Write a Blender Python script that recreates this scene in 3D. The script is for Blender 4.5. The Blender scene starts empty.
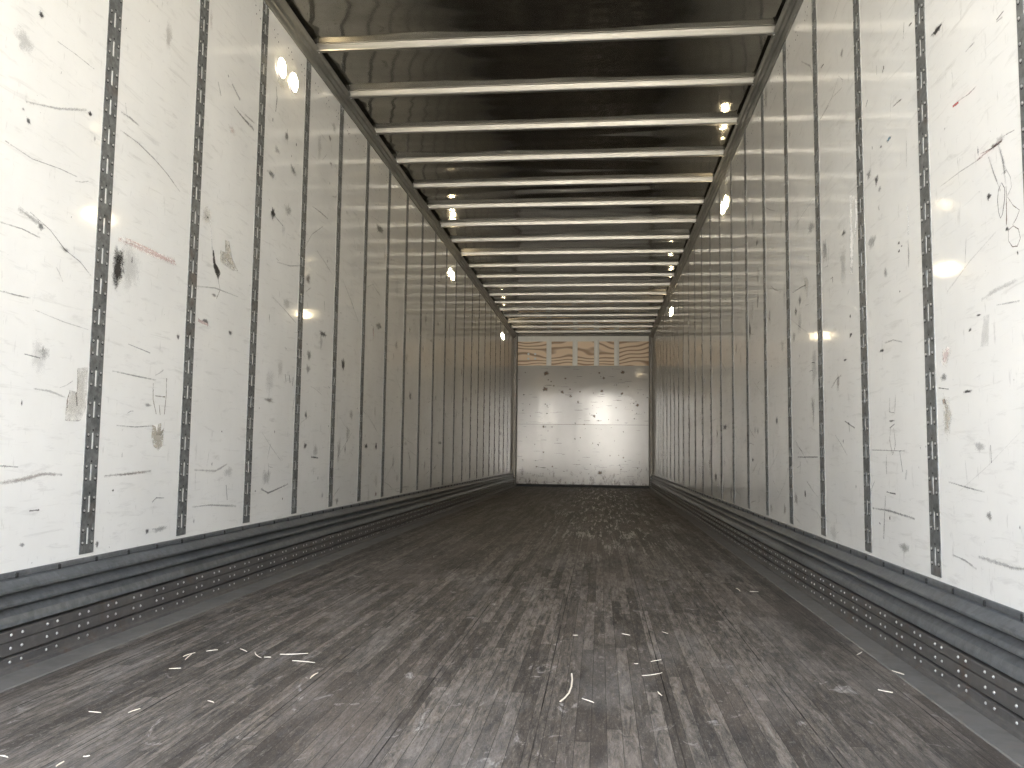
import bpy, math, random
from mathutils import Vector, Matrix
R = math.radians
random.seed(11)
S = bpy.context.scene
COL = S.collection

# ------------------------------------------------------------------ camera
W = 2.605          # inner width, x = 0 left wall .. x = W right wall
DB = 15.885        # y of the back wall
Y0 = -0.25         # y of the open rear doorway, just behind the camera
ZT = 2.804         # top edge of the wall panels
ZP = 0.272         # bottom edge of the wall panels
ZR = 2.905         # underside of the roof sheet
PITCH = 0.6096     # spacing of posts and bows
cam = bpy.data.cameras.new('camera')
cam.sensor_fit = 'HORIZONTAL'; cam.sensor_width = 36.0
cam.lens = 832.82 * 36.0 / 1024.0
cam.clip_start = 0.02; cam.clip_end = 500
camo = bpy.data.objects.new('camera', cam); COL.objects.link(camo)
yaw, pit, rol = 0.106127, 0.083488, 0.012404
F = Vector((-math.sin(yaw)*math.cos(pit), math.cos(yaw)*math.cos(pit), math.sin(pit)))
R0 = Vector((math.cos(yaw), math.sin(yaw), 0)); U0 = R0.cross(F)
RV = math.cos(rol)*R0 + math.sin(rol)*U0; UV = RV.cross(F)
m = Matrix((( RV.x, UV.x, -F.x), (RV.y, UV.y, -F.y), (RV.z, UV.z, -F.z))).to_4x4()
camo.matrix_world = Matrix.Translation((1.6403, 0, 0.6139)) @ m
S.camera = camo

# ------------------------------------------------------------------ world, sun, exposure
wd = bpy.data.worlds.new('world'); S.world = wd; wd.use_nodes = True
nt = wd.node_tree; nt.nodes.clear()
wo = nt.nodes.new('ShaderNodeOutputWorld'); bg = nt.nodes.new('ShaderNodeBackground')
sky = nt.nodes.new('ShaderNodeTexSky'); sky.sky_type = 'NISHITA'; sky.sun_disc = False
sky.sun_elevation = R(38); sky.sun_rotation = R(20); sky.air_density = 1.0; sky.dust_density = 3.0
mx = nt.nodes.new('ShaderNodeMix'); mx.data_type = 'RGBA'; mx.inputs[0].default_value = 0.55
mx.inputs[7].default_value = (8.8, 9.4, 10.6, 1)      # thin high cloud over the blue
nt.links.new(sky.outputs[0], mx.inputs[6]); nt.links.new(mx.outputs[2], bg.inputs[0])
bg.inputs[1].default_value = 1.0
nt.links.new(bg.outputs[0], wo.inputs[0])
sun = bpy.data.lights.new('sun', 'SUN'); sun.energy = 50.0; sun.angle = R(0.6); sun.color = (1.0, .955, .88)
suno = bpy.data.objects.new('sun', sun); COL.objects.link(suno)
suno.rotation_euler = (R(-52), 0, R(-20))            # comes from ahead of the trailer, high: none enters the doorway
S.view_settings.view_transform = 'Standard'; S.view_settings.look = 'None'
S.view_settings.gamma = 1.0; S.view_settings.use_curve_mapping = False
S.view_settings.exposure = 0.32
cy = S.cycles
cy.max_bounces = 14; cy.diffuse_bounces = 10; cy.glossy_bounces = 8; cy.transparent_max_bounces = 12
cy.sample_clamp_indirect = 12.0; cy.caustics_reflective = True; cy.blur_glossy = 0.2
cy.use_adaptive_sampling = False
cy.use_guiding = True; cy.use_surface_guiding = True; cy.guiding_training_samples = 32
cy.use_denoising = True; cy.denoising_prefilter = 'NONE'

LAMP = 75.0
def sorted_box(a, b):
    return tuple(min(p, q) for p, q in zip(a, b)), tuple(max(p, q) for p, q in zip(a, b))
def f_x(x0, sg):
    return lambda p, t: (x0+sg*p[0], t, p[1])
MARKS_LEFT=[
('b',(2.643,1.222),0.0408,0.0645,'k',0.95),
('b',(2.648,1.265),0.0351,0.0375,'k',0.5),
('s',[(2.636,1.328),(2.773,1.331),(2.91,1.331),(3.02,1.338)],0.0261,'p',0.45),
('s',[(2.677,1.342),(2.839,1.34),(3.029,1.328)],0.0109,'p',0.5),
('q',[(3.321,1.46),(3.334,1.463),(3.347,1.414),(3.386,1.397),(3.406,1.379),(3.386,1.344),(3.355,1.368),(3.334,1.394)],0,'k',1),
('s',[(3.279,1.603),(3.303,1.533),(3.321,1.46)],0.0067,'w',0.9),
('s',[(3.385,1.348),(3.408,1.305),(3.375,1.259)],0.0052,'t',0.8),
('q',[(3.436,1.533),(3.475,1.538),(3.512,1.471),(3.578,1.426),(3.527,1.415),(3.397,1.426),(3.393,1.477),(3.441,1.48)],0,'t',0.45),
('b',(2.446,1.689),0.0128,0.0096,'k',0.9),
('b',(2.191,1.886),0.0118,0.0132,'k',0.7),
('b',(2.165,1.551),0.0122,0.01,'k',0.6),
('b',(2.141,1.576),0.008,0.0057,'k',0.5),
('s',[(2.268,1.842),(2.355,1.845),(2.454,1.843)],0.0037,'k',0.5),
('s',[(2.079,1.459),(2.191,1.448),(2.316,1.462),(2.399,1.465)],0.0036,'k',0.5),
('s',[(2.614,1.703),(2.727,1.7),(2.843,1.68),(2.931,1.657),(3.033,1.619)],0.0055,'k',0.5),
('s',[(2.614,1.767),(2.669,1.768),(2.727,1.763)],0.007,'k',0.45),
('s',[(3.47,2.15),(3.566,2.138),(3.689,2.131)],0.0137,'g',0.6),
('s',[(3.441,2.243),(3.527,2.207)],0.0136,'g',0.4),
('s',[(3.308,2.192),(3.341,2.144)],0.0086,'g',0.4),
('s',[(2.146,1.289),(2.197,1.278),(2.255,1.265)],0.0144,'k',0.35),
('s',[(2.196,1.292),(2.287,1.264),(2.361,1.222),(2.438,1.202),(2.498,1.17)],0.0037,'k',0.55),
('s',[(2.08,1.23),(2.168,1.235),(2.245,1.229)],0.0043,'k',0.5),
('b',(2.247,1.262),0.0173,0.0117,'k',0.4),
('b',(2.361,1.222),0.0189,0.0077,'k',0.4),
('s',[(2.097,1.042),(2.156,1.042),(2.218,1.045)],0.0045,'k',0.55),
('b',(2.293,0.897),0.0266,0.0207,'g',0.35),
('s',[(2.208,0.881),(2.277,0.877)],0.0035,'g',0.5),
('q',[(2.453,0.866),(2.509,0.875),(2.51,0.743),(2.483,0.7),(2.408,0.7),(2.408,0.75),(2.424,0.794),(2.459,0.791),(2.466,0.829)],0,'t',0.35),
('s',[(2.424,0.794),(2.412,0.762),(2.414,0.738)],0.0049,'b',0.8),
('s',[(2.454,0.79),(2.463,0.747)],0.0078,'b',0.5),
('s',[(2.41,0.737),(2.408,0.7),(2.478,0.7)],0.0031,'b',0.4),
('s',[(2.903,0.857),(2.909,0.795),(2.935,0.744)],0.0055,'t',0.9),
('s',[(2.997,0.884),(3.0,0.82),(2.992,0.743)],0.0061,'t',0.9),
('s',[(2.953,0.779),(2.963,0.742)],0.0045,'t',0.8),
('q',[(2.911,0.703),(2.932,0.7),(2.942,0.663),(2.952,0.708),(2.973,0.713),(2.978,0.664),(2.996,0.694),(2.995,0.63),(2.961,0.608),(2.924,0.626),(2.907,0.662)],0,'t',0.6),
('s',[(2.922,0.811),(2.993,0.812)],0.0038,'t',0.5),
('b',(2.877,0.774),0.027,0.0073,'k',0.4),
('s',[(2.642,0.876),(2.782,0.872),(2.923,0.87)],0.0046,'k',0.5),
('s',[(2.682,0.693),(2.799,0.692),(2.911,0.699)],0.0053,'k',0.45),
('s',[(2.728,0.979),(2.873,0.965)],0.0036,'g',0.5),
('s',[(2.144,0.516),(2.244,0.524),(2.316,0.537),(2.409,0.533)],0.0118,'b',0.45),
('s',[(2.14,0.563),(2.212,0.559)],0.0042,'g',0.5),
('s',[(2.628,0.523),(2.769,0.527),(2.919,0.534)],0.0091,'b',0.45),
('s',[(3.246,0.532),(3.433,0.524),(3.498,0.54),(3.546,0.553)],0.0087,'k',0.4),
('s',[(2.269,0.432),(2.312,0.432)],0.0041,'k',0.7),
('b',(2.911,0.317),0.0136,0.0109,'k',0.7),
('b',(3.002,0.316),0.065,0.0112,'g',0.4),
('b',(2.248,0.337),0.0126,0.0085,'g',0.5),
('b',(2.609,0.302),0.0111,0.0131,'k',0.6),
('s',[(3.243,0.383),(3.4,0.382),(3.655,0.362)],0.0084,'g',0.4),
('s',[(3.545,0.461),(3.561,0.394)],0.0066,'k',0.5),
('s',[(2.936,0.42),(2.963,0.434),(3.02,0.431)],0.0044,'k',0.6),
('s',[(3.224,1.144),(3.312,1.137)],0.0125,'p',0.6),
('s',[(3.195,1.279),(3.361,1.304),(3.589,1.309)],0.0055,'k',0.4),
('b',(3.284,1.149),0.0262,0.0124,'k',0.6),
('b',(3.523,1.134),0.0199,0.0133,'k',0.6),
('b',(3.355,1.273),0.0274,0.0085,'b',0.5),
('b',(3.069,1.052),0.0138,0.0117,'k',0.7),
('b',(3.952,1.805),0.0314,0.03,'k',0.9),
('s',[(3.952,1.8),(4.019,1.788),(4.088,1.776)],0.0061,'k',0.6),
('s',[(4.505,2.008),(4.641,2.014),(4.786,2.013)],0.007,'k',0.5),
('b',(5.961,2.27),0.111,0.0334,'g',0.7),
('b',(4.148,1.874),0.0552,0.0314,'g',0.4),
('b',(4.479,1.581),0.0636,0.0336,'b',0.45),
('b',(5.163,1.167),0.0373,0.0446,'k',0.95),
('s',[(4.187,1.015),(4.204,0.974)],0.0063,'k',0.7),
('s',[(4.243,1.015),(4.261,0.974)],0.0063,'k',0.7),
('s',[(4.302,1.009),(4.299,0.961)],0.0064,'k',0.7),
('b',(4.761,1.309),0.0711,0.0177,'k',0.6),
('s',[(3.93,2.456),(3.948,2.401),(3.936,2.323)],0.0091,'k',0.65),
('b',(4.098,2.256),0.0353,0.0235,'k',0.5),
('b',(3.909,1.992),0.0495,0.0199,'g',0.6),
('b',(4.198,2.113),0.0426,0.0266,'g',0.5),
('b',(4.776,2.513),0.0274,0.0181,'k',0.5),
('b',(4.809,2.363),0.0277,0.0121,'k',0.5),
('b',(3.973,2.139),0.0384,0.0202,'g',0.35),
('s',[(4.026,1.572),(4.203,1.592),(4.349,1.625)],0.0063,'k',0.4),
('b',(4.536,1.156),0.0404,0.0282,'k',0.5),
('b',(4.527,1.076),0.0402,0.0281,'k',0.4),
('b',(6.003,1.549),0.0836,0.0296,'g',0.6),
('b',(4.519,0.643),0.0254,0.0223,'k',0.6),
('s',[(3.93,0.428),(4.018,0.404),(4.133,0.419),(4.283,0.44)],0.0092,'g',0.6),
('b',(3.988,0.865),0.0628,0.0124,'b',0.4),
('b',(4.519,0.816),0.0239,0.0223,'k',0.5),
('b',(5.257,0.631),0.0213,0.0322,'k',0.5),
('b',(5.742,0.655),0.0505,0.0211,'k',0.7),
('b',(6.006,0.658),0.0331,0.0293,'k',0.7),
('s',[(7.039,0.617),(7.121,0.557),(7.112,0.462)],0.0156,'k',0.55),
('b',(7.067,1.101),0.057,0.0431,'k',0.5),
('b',(8.471,0.715),0.1079,0.0205,'k',0.5),
('b',(11.659,1.537),0.305,0.0423,'k',0.6),
('s',[(4.623,0.581),(4.742,0.575)],0.0087,'k',0.6),
]
MARKS_RIGHT=[
('b',(2.431,1.85),0.0417,0.0116,'k',0.85),
('s',[(2.642,1.975),(2.617,1.972)],0.0063,'k',0.7),
('s',[(2.341,1.583),(2.303,1.58)],0.0065,'r',0.9),
('s',[(2.302,1.583),(2.241,1.575),(2.194,1.576)],0.0042,'r',0.5),
('s',[(2.802,1.779),(2.764,1.777),(2.719,1.771)],0.0046,'k',0.8),
('s',[(2.25,1.695),(2.226,1.696),(2.196,1.695)],0.004,'k',0.5),
('s',[(2.076,1.69),(2.04,1.693)],0.0039,'k',0.7),
('s',[(2.076,1.685),(2.046,1.681)],0.0034,'k',0.35),
('b',(2.847,1.687),0.0239,0.0084,'u',0.8),
('b',(2.928,1.69),0.0152,0.0052,'k',0.6),
('s',[(2.444,1.39),(2.311,1.388),(2.175,1.38)],0.0032,'k',0.4),
('s',[(2.214,1.384),(2.136,1.384),(2.069,1.384)],0.005,'r',0.45),
('b',(2.115,1.386),0.0205,0.0074,'k',0.6),
('s',[(2.068,1.391),(2.038,1.389),(2.01,1.385)],0.0029,'k',0.5),
('b',(2.083,1.389),0.0248,0.0122,'g',0.35),
('s',[(2.185,1.392),(2.105,1.382),(2.074,1.383)],0.0029,'b',0.7),
('s',[(2.143,1.369),(2.12,1.322),(2.088,1.264)],0.0054,'k',0.45),
('s',[(2.094,1.386),(2.072,1.34),(2.06,1.299)],0.0145,'g',0.35),
('s',[(2.08,1.363),(2.068,1.322),(2.062,1.27)],0.0072,'k',0.2),
('s',[(2.081,1.282),(2.098,1.27),(2.105,1.247),(2.102,1.216),(2.093,1.198),(2.082,1.205),(2.07,1.236),(2.068,1.265),(2.081,1.282)],0.0027,'k',0.85),
('s',[(2.06,1.267),(2.061,1.221),(2.066,1.161)],0.0043,'b',0.85),
('b',(2.063,1.163),0.0121,0.0072,'k',0.7),
('s',[(2.056,1.159),(2.032,1.162),(2.009,1.148),(2.002,1.125),(2.017,1.11),(2.04,1.114),(2.058,1.133),(2.056,1.159)],0.0023,'b',0.7),
('s',[(2.055,1.239),(2.028,1.209),(2.001,1.191),(2.016,1.176),(2.036,1.165)],0.0023,'b',0.7),
('s',[(2.08,1.303),(2.055,1.305),(2.037,1.281),(2.034,1.256),(2.055,1.241)],0.0028,'k',0.4),
('b',(2.15,1.269),0.0132,0.01,'k',0.85),
('b',(2.978,1.589),0.0229,0.0193,'k',0.75),
('b',(2.949,1.548),0.0204,0.0104,'k',0.4),
('b',(3.062,1.636),0.0276,0.0217,'g',0.5),
('s',[(3.675,2.33),(3.626,2.325)],0.0061,'k',0.8),
('s',[(2.948,1.994),(2.95,1.959)],0.0042,'k',0.5),
('b',(3.359,2.242),0.0203,0.0202,'k',0.35),
('s',[(3.077,1.897),(3.053,1.913)],0.0073,'g',0.6),
('s',[(3.64,2.115),(3.513,2.122),(3.406,2.168),(3.353,2.127),(3.369,2.101),(3.513,2.122)],0.0044,'b',0.35),
('s',[(3.708,2.107),(3.561,2.112)],0.0064,'b',0.4),
('q',[(3.294,1.635),(3.256,1.623),(3.274,1.55),(3.256,1.447),(3.278,1.323),(3.31,1.326)],0,'w',1),
('q',[(3.231,1.608),(3.195,1.589),(3.2,1.525),(3.231,1.44),(3.248,1.46),(3.224,1.535)],0,'w',1),
('s',[(2.697,1.411),(2.692,1.364),(2.696,1.317)],0.0088,'w',0.9),
('s',[(2.697,1.301),(2.696,1.253),(2.699,1.215)],0.0126,'g',0.45),
('b',(2.78,1.313),0.0108,0.0065,'k',0.8),
('b',(2.778,1.286),0.0108,0.0058,'k',0.8),
('b',(2.754,1.297),0.0088,0.0032,'k',0.7),
('b',(3.384,1.508),0.0297,0.016,'k',0.6),
('s',[(3.583,1.364),(3.552,1.366),(3.554,1.341)],0.0075,'k',0.8),
('b',(3.32,1.089),0.0206,0.0097,'k',0.95),
('b',(3.321,1.163),0.0129,0.0078,'k',0.8),
('b',(3.4,1.0),0.0242,0.0063,'k',0.9),
('b',(2.97,0.983),0.0265,0.0055,'k',0.95),
('b',(2.228,0.983),0.0157,0.0036,'k',0.9),
('b',(2.28,0.952),0.0118,0.0052,'k',0.8),
('q',[(2.2,0.976),(2.167,0.976),(2.179,0.897),(2.223,0.9)],0,'g',0.18),
('b',(2.439,0.905),0.0338,0.028,'p',0.4),
('b',(2.458,0.845),0.0206,0.0113,'g',0.5),
('b',(3.047,1.385),0.0435,0.0215,'g',0.4),
('b',(3.667,1.51),0.0477,0.0563,'g',0.4),
('s',[(3.689,1.435),(3.625,1.43),(3.606,1.473),(3.603,1.515)],0.0047,'k',0.5),
('b',(3.897,1.67),0.0723,0.0277,'g',0.4),
('b',(3.732,1.765),0.0332,0.0177,'g',0.4),
('b',(2.91,1.242),0.0197,0.017,'k',0.4),
('s',[(4.276,1.44),(4.128,1.436),(4.009,1.426)],0.0058,'k',0.5),
('b',(4.218,1.333),0.0316,0.0248,'k',0.5),
('b',(4.132,1.372),0.0303,0.0243,'k',0.4),
('s',[(2.208,1.019),(2.137,1.028),(2.023,1.031)],0.0098,'g',0.25),
('s',[(2.129,0.991),(2.065,0.985),(2.017,0.981)],0.0035,'g',0.45),
('s',[(2.955,0.501),(2.916,0.499),(2.869,0.498)],0.006,'k',0.95),
('s',[(2.902,0.816),(2.906,0.769),(2.858,0.763),(2.845,0.822)],0.0039,'b',0.55),
('s',[(2.9,0.715),(2.913,0.675),(2.887,0.625),(2.857,0.658),(2.871,0.714)],0.004,'b',0.6),
('s',[(2.946,0.625),(2.953,0.591),(2.95,0.561)],0.0054,'k',0.6),
('s',[(2.966,0.487),(2.981,0.422),(2.997,0.339)],0.0081,'b',0.5),
('s',[(3.371,0.753),(3.36,0.714)],0.0077,'k',0.5),
('s',[(3.424,0.759),(3.295,0.728)],0.0049,'k',0.6),
('b',(2.307,0.792),0.027,0.0047,'k',0.85),
('s',[(2.495,0.817),(2.426,0.808)],0.0033,'k',0.6),
('b',(2.445,0.734),0.0338,0.0614,'t',0.45),
('s',[(2.187,0.65),(2.185,0.606)],0.0039,'k',0.5),
('b',(2.248,0.646),0.0283,0.0127,'g',0.35),
('s',[(2.434,0.352),(2.359,0.347),(2.289,0.333)],0.0048,'k',0.4),
('s',[(3.105,0.437),(2.93,0.439),(2.707,0.429)],0.006,'g',0.6),
('b',(4.087,0.441),0.0194,0.0235,'k',0.7),
('b',(4.702,0.811),0.039,0.0274,'k',0.5),
('s',[(2.821,0.638),(2.799,0.571)],0.0038,'g',0.6),
('s',[(2.775,0.546),(2.764,0.578)],0.0095,'w',0.6),
('b',(2.206,0.474),0.0162,0.0124,'g',0.6),
('s',[(4.226,0.615),(3.847,0.616)],0.0058,'k',0.5),
('s',[(3.101,0.643),(2.777,0.638)],0.0035,'k',0.45),
('s',[(2.446,0.551),(2.344,0.541),(2.229,0.532)],0.0042,'g',0.5),
('b',(2.8,0.331),0.0442,0.0158,'g',0.45),
('s',[(2.861,0.727),(2.91,0.715)],0.0047,'k',0.5),
('b',(2.889,0.738),0.0287,0.004,'k',0.7),
('b',(2.463,0.775),0.0137,0.0113,'b',0.6),
('s',[(6.523,2.496),(6.178,2.419)],0.0097,'k',0.3),
('b',(5.217,1.938),0.0393,0.0249,'k',0.5),
('b',(5.494,1.434),0.0541,0.0519,'k',0.5),
('b',(5.208,1.578),0.0325,0.0555,'k',0.4),
('b',(6.623,0.841),0.1568,0.0233,'k',0.7),
('b',(5.441,0.593),0.0349,0.0127,'k',0.8),
('b',(7.154,0.441),0.0913,0.0417,'k',0.5),
]
MARKS_BACK=[(0.601,2.157,0.057),(1.619,2.169,0.024),(2.062,2.180,0.043),(0.589,1.856,0.052),(0.918,1.793,0.038),(1.077,1.719,0.028),(1.217,1.610,0.024),(1.669,1.821,0.033),(1.062,1.853,0.019),(2.047,1.773,0.028),(1.524,1.340,0.028),(2.340,1.553,0.033),(0.560,1.134,0.028),(1.703,2.070,0.028),(0.976,2.058,0.024),(0.753,1.917,0.019),(1.640,0.270,0.043),(2.073,0.564,0.019),(1.337,1.185,0.014),(0.565,0.649,0.019),(0.741,0.380,0.019)]
SPLINTERS=[((0.439,2.282),(0.469,2.292)),((0.445,2.493),(0.471,2.517)),((0.410,2.418),(0.421,2.470)),((0.433,2.385),(0.418,2.457)),((0.679,2.492),(0.758,2.517)),((0.744,2.422),(0.817,2.410)),((0.862,2.242),(0.863,2.304)),((0.593,2.510),(0.641,2.442)),((0.647,2.449),(0.667,2.452)),((2.377,2.364),(2.407,2.341)),((2.441,2.765),(2.470,2.810)),((2.480,2.566),(2.499,2.525)),((0.547,1.896),(0.558,1.929)),((0.454,1.890),(0.486,1.887)),((1.597,2.166),(1.627,2.136)),((1.563,2.402),(1.567,2.242)),((2.323,3.965),(2.358,3.957)),((2.271,4.085),(2.279,3.915)),((1.857,3.010),(1.876,2.980)),((1.717,2.954),(1.744,2.934)),((1.551,2.902),(1.567,2.905)),((1.793,2.575),(1.825,2.604)),((1.742,2.543),(1.754,2.545)),((0.685,2.012),(0.707,1.999)),((0.597,1.564),(0.596,1.590)),((0.451,1.603),(0.474,1.595)),((0.616,1.620),(0.626,1.627)),((0.532,2.540),(0.569,2.506)),((1.759,2.411),(1.817,2.452)),((1.792,2.258),(1.800,2.222))]
SLAB=['pale splinter lying flat near the left edge strip, longest of its patch', 'thin pale splinter farther out on the left, beside the chipped patch', 'short pale splinter at the left of the chipped patch, tilted away', 'short pale splinter just right of the chipped patch centre', 'longest white splinter, left of the floor middle', 'long white splinter just nearer the camera than the longest one', 'stubby bright splinter pointing away, right of the long white pair', 'short bright splinter at the left end of the long white pair', 'tiny pale splinter touching the left end of the longest one', 'white curled splinter on the dark boards beside the right edge strip', 'small pale splinter near the right edge strip, farther up', 'broad beige chip on the right edge strip', 'short white splinter on the left boards, alone in a dark patch', 'faint pale splinter left of the lone white one', 'thin pale splinter right of the curved straw near the camera', 'thin curved straw lying near the camera, the only curved one', 'white splinter far out on the right of the floor', 'thin white splinter pointing away, far out right of centre', 'tiny white splinter right of the central board seam', 'tiny white sliver in the middle cluster, left one', 'tiny white sliver left of the central board seam', 'pale sliver on the middle boards, nearer than the cluster', 'tiny white sliver just left of the pale sliver on the middle boards', 'short pale splinter low on the left half of the floor', 'bright splinter at the very bottom left, pointing away', 'pale splinter at the bottom left corner of the floor', 'bright short splinter at the bottom edge beside the pointing one', 'small pale splinter right of the chipped patch', 'faint long sliver across the middle boards', 'faint small sliver below the long faint one']
# ------------------------------------------------------------------ node helpers
class NT:
    def __init__(s, name):
        s.m = bpy.data.materials.new(name); s.m.use_nodes = True
        s.t = s.m.node_tree; s.t.nodes.clear()
        s.out = s.n('ShaderNodeOutputMaterial'); s.b = s.n('ShaderNodeBsdfPrincipled')
        s.l(s.b.outputs[0], s.out.inputs[0])
    def n(s, k, **a):
        x = s.t.nodes.new(k)
        for q, v in a.items(): setattr(x, q, v)
        return x
    def l(s, a, b): s.t.links.new(a, b)
    def co(s, scale=(1, 1, 1), loc=(0, 0, 0), world=False):
        c = s.n('ShaderNodeTexCoord'); mp = s.n('ShaderNodeMapping')
        if world:
            g = s.n('ShaderNodeNewGeometry'); s.l(g.outputs['Position'], mp.inputs[0])
        else: s.l(c.outputs['Object'], mp.inputs[0])
        mp.inputs['Scale'].default_value = scale; mp.inputs['Location'].default_value = loc
        return mp.outputs[0]
    def noise(s, vec, sc, det=4, rough=.55, dist=0):
        x = s.n('ShaderNodeTexNoise'); s.l(vec, x.inputs['Vector'])
        x.inputs['Scale'].default_value = sc; x.inputs['Detail'].default_value = det
        x.inputs['Roughness'].default_value = rough; x.inputs['Distortion'].default_value = dist
        return x.outputs['Fac']
    def ramp(s, f, stops):
        x = s.n('ShaderNodeValToRGB'); s.l(f, x.inputs[0]); e = x.color_ramp.elements
        while len(e) < len(stops): e.new(.5)
        for q, (p, c) in zip(e, stops):
            q.position = p; q.color = (c, c, c, 1) if isinstance(c, (int, float)) else (*c, 1)
        return x.outputs[0]
    def mix(s, f, a, b, mode='MIX'):
        x = s.n('ShaderNodeMix', data_type='RGBA', blend_type=mode)
        for i, v in ((0, f), (6, a), (7, b)):
            if isinstance(v, (int, float)): x.inputs[i].default_value = v if i == 0 else (v, v, v, 1)
            elif isinstance(v, tuple): x.inputs[i].default_value = (*v, 1)
            else: s.l(v, x.inputs[i])
        return x.outputs[2]
    def math(s, op, a, b=None, c=None):
        x = s.n('ShaderNodeMath', operation=op)
        for i, v in enumerate((a, b, c)):
            if v is None: continue
            if isinstance(v, (int, float)): x.inputs[i].default_value = v
            else: s.l(v, x.inputs[i])
        return x.outputs[0]
    def bump(s, h, strength, dist):
        x = s.n('ShaderNodeBump'); s.l(h, x.inputs['Height'])
        x.inputs['Strength'].default_value = strength; x.inputs['Distance'].default_value = dist
        s.l(x.outputs[0], s.b.inputs['Normal'])
    def set(s, **a):
        for k, v in a.items():
            i = s.b.inputs[k.replace('_', ' ')]
            if isinstance(v, (int, float)): i.default_value = v
            elif isinstance(v, tuple): i.default_value = (*v, 1)
            else: s.l(v, i)
        return s.m

# white plastic lined wall panel: glossy, faint grime and fine horizontal scuffs
q = NT('white_liner')
v = q.co(world=True)
vs = q.co((1, .9, 6), world=True)
n1 = q.noise(v, 2.2, 5, .6); n2 = q.noise(vs, 7, 8, .7, .6); n3 = q.noise(q.co((1, 5, 1.2), world=True), 9, 6, .7)
base = q.mix(q.ramp(n1, [(.35, 0.), (.75, 1.)]), (.85, .845, .812), (.765, .76, .728))
base = q.mix(q.ramp(n2, [(.55, 0.), (.75, .42)]), base, (.42, .41, .38))
base = q.mix(q.ramp(n3, [(.61, 0.), (.76, .45)]), base, (.30, .29, .27))
sp = q.noise(q.co((1, 1.3, 1), world=True), 38, 3, .6)
base = q.mix(q.ramp(sp, [(.72, 0.), (.77, .75)]), base, (.12, .11, .10))
q.set(Base_Color=base, Roughness=q.math('MULTIPLY_ADD', n2, .07, .035), IOR=1.52)
q.bump(q.math('ADD', q.noise(q.co((1, .6, 1), world=True), 1.6, 2), q.math('MULTIPLY', q.noise(vs, 30, 3), .006)), .25, .005)
WHITE = q.m

# marks: colour and strength come from the mark itself, broken up by noise
q = NT('scuff_marks')
a = q.n('ShaderNodeAttribute', attribute_name='mark'); f = q.n('ShaderNodeAttribute', attribute_name='fall')
nn = q.math('MULTIPLY_ADD', q.noise(q.co((1, 1, 1.6), world=True), 190, 3, .7), .5, q.math('MULTIPLY', q.noise(q.co(world=True), 55, 4, .75), .5))
k = q.math('ADD', f.outputs['Fac'], q.math('MULTIPLY_ADD', nn, 2.6, -1.35))
mr = q.n('ShaderNodeMapRange'); q.l(k, mr.inputs[0])
mr.inputs[1].default_value = .18; mr.inputs[2].default_value = .75
al = q.math('MULTIPLY', mr.outputs[0], a.outputs['Alpha'])
q.set(Base_Color=a.outputs['Color'], Alpha=al, Roughness=.45)
MARK = q.m

def galv(name, lo, hi, metal=.75, rough=.42, sc=60, rust=0.0, big=5):
    q = NT(name); v = q.co(world=True)
    vo = q.n('ShaderNodeTexVoronoi'); q.l(v, vo.inputs['Vector']); vo.inputs['Scale'].default_value = sc
    cell = q.noise(v, sc*.6, 5, .7)
    c = q.mix(q.ramp(cell, [(.3, 0.), (.7, 1.)]), lo, hi)
    c = q.mix(.35, c, q.mix(vo.outputs['Color'], lo, hi))
    g = q.noise(v, big, 5, .65)
    c = q.mix(q.ramp(g, [(.5, 0.), (.8, .6)]), c, tuple(x*.55 for x in lo))
    if rust: c = q.mix(q.ramp(q.noise(v, 9, 6, .7), [(.55, 0.), (.7, rust)]), c, (.16, .085, .045))
    q.set(Base_Color=c, Metallic=metal, Roughness=q.math('MULTIPLY_ADD', cell, .2, rough-.1))
    q.bump(cell, .15, .001)
    return q.m
POST = galv('galvanized_post', (.085, .088, .086), (.30, .31, .305), .35, .45, 70, .35)
LINER = galv('galvanized_scuff_liner', (.15, .16, .165), (.30, .315, .33), .55, .36, 50, .12, 3)
RIVP = galv('grimy_steel_plate', (.14, .135, .13), (.22, .21, .20), .55, .45, 50, .5, 4)
RAIL = galv('grey_rail', (.17, .17, .16), (.24, .24, .22), .5, .40, 40, .1, 4)
q = NT('galvanized_bow')
bn = q.noise(q.co((.6, 14, 14), world=True), 6, 4, .6)
q.set(Base_Color=q.mix(bn, (.17, .165, .148), (.34, .33, .30)), Metallic=.8, Roughness=q.math('MULTIPLY_ADD', bn, .18, .26))
q.bump(bn, .25, .002)
BOW = q.m
CORN = galv('dark_corner_steel', (.13, .12, .105), (.22, .205, .18), .5, .45, 40, .5, 4)
STRIP = galv('dusty_edge_strip', (.145, .14, .13), (.235, .225, .21), .15, .55, 30, .2, 6)
q = NT('bright_rivet'); q.set(Base_Color=(.75, .75, .74), Metallic=.7, Roughness=.3); RIVET = q.m
q = NT('post_rivet'); q.set(Base_Color=(.38, .38, .37), Metallic=.5, Roughness=.35); RIV2 = q.m
q = NT('flat_dark'); q.set(Base_Color=(.02, .02, .02), Roughness=.6); DARK = q.m
q = NT('dark_bolt'); q.set(Base_Color=(.06, .06, .06), Metallic=.6, Roughness=.4); BOLT = q.m
q = NT('outer_skin'); q.set(Base_Color=(.7, .7, .7), Metallic=0.0, Roughness=.4); SKIN = q.m

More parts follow.
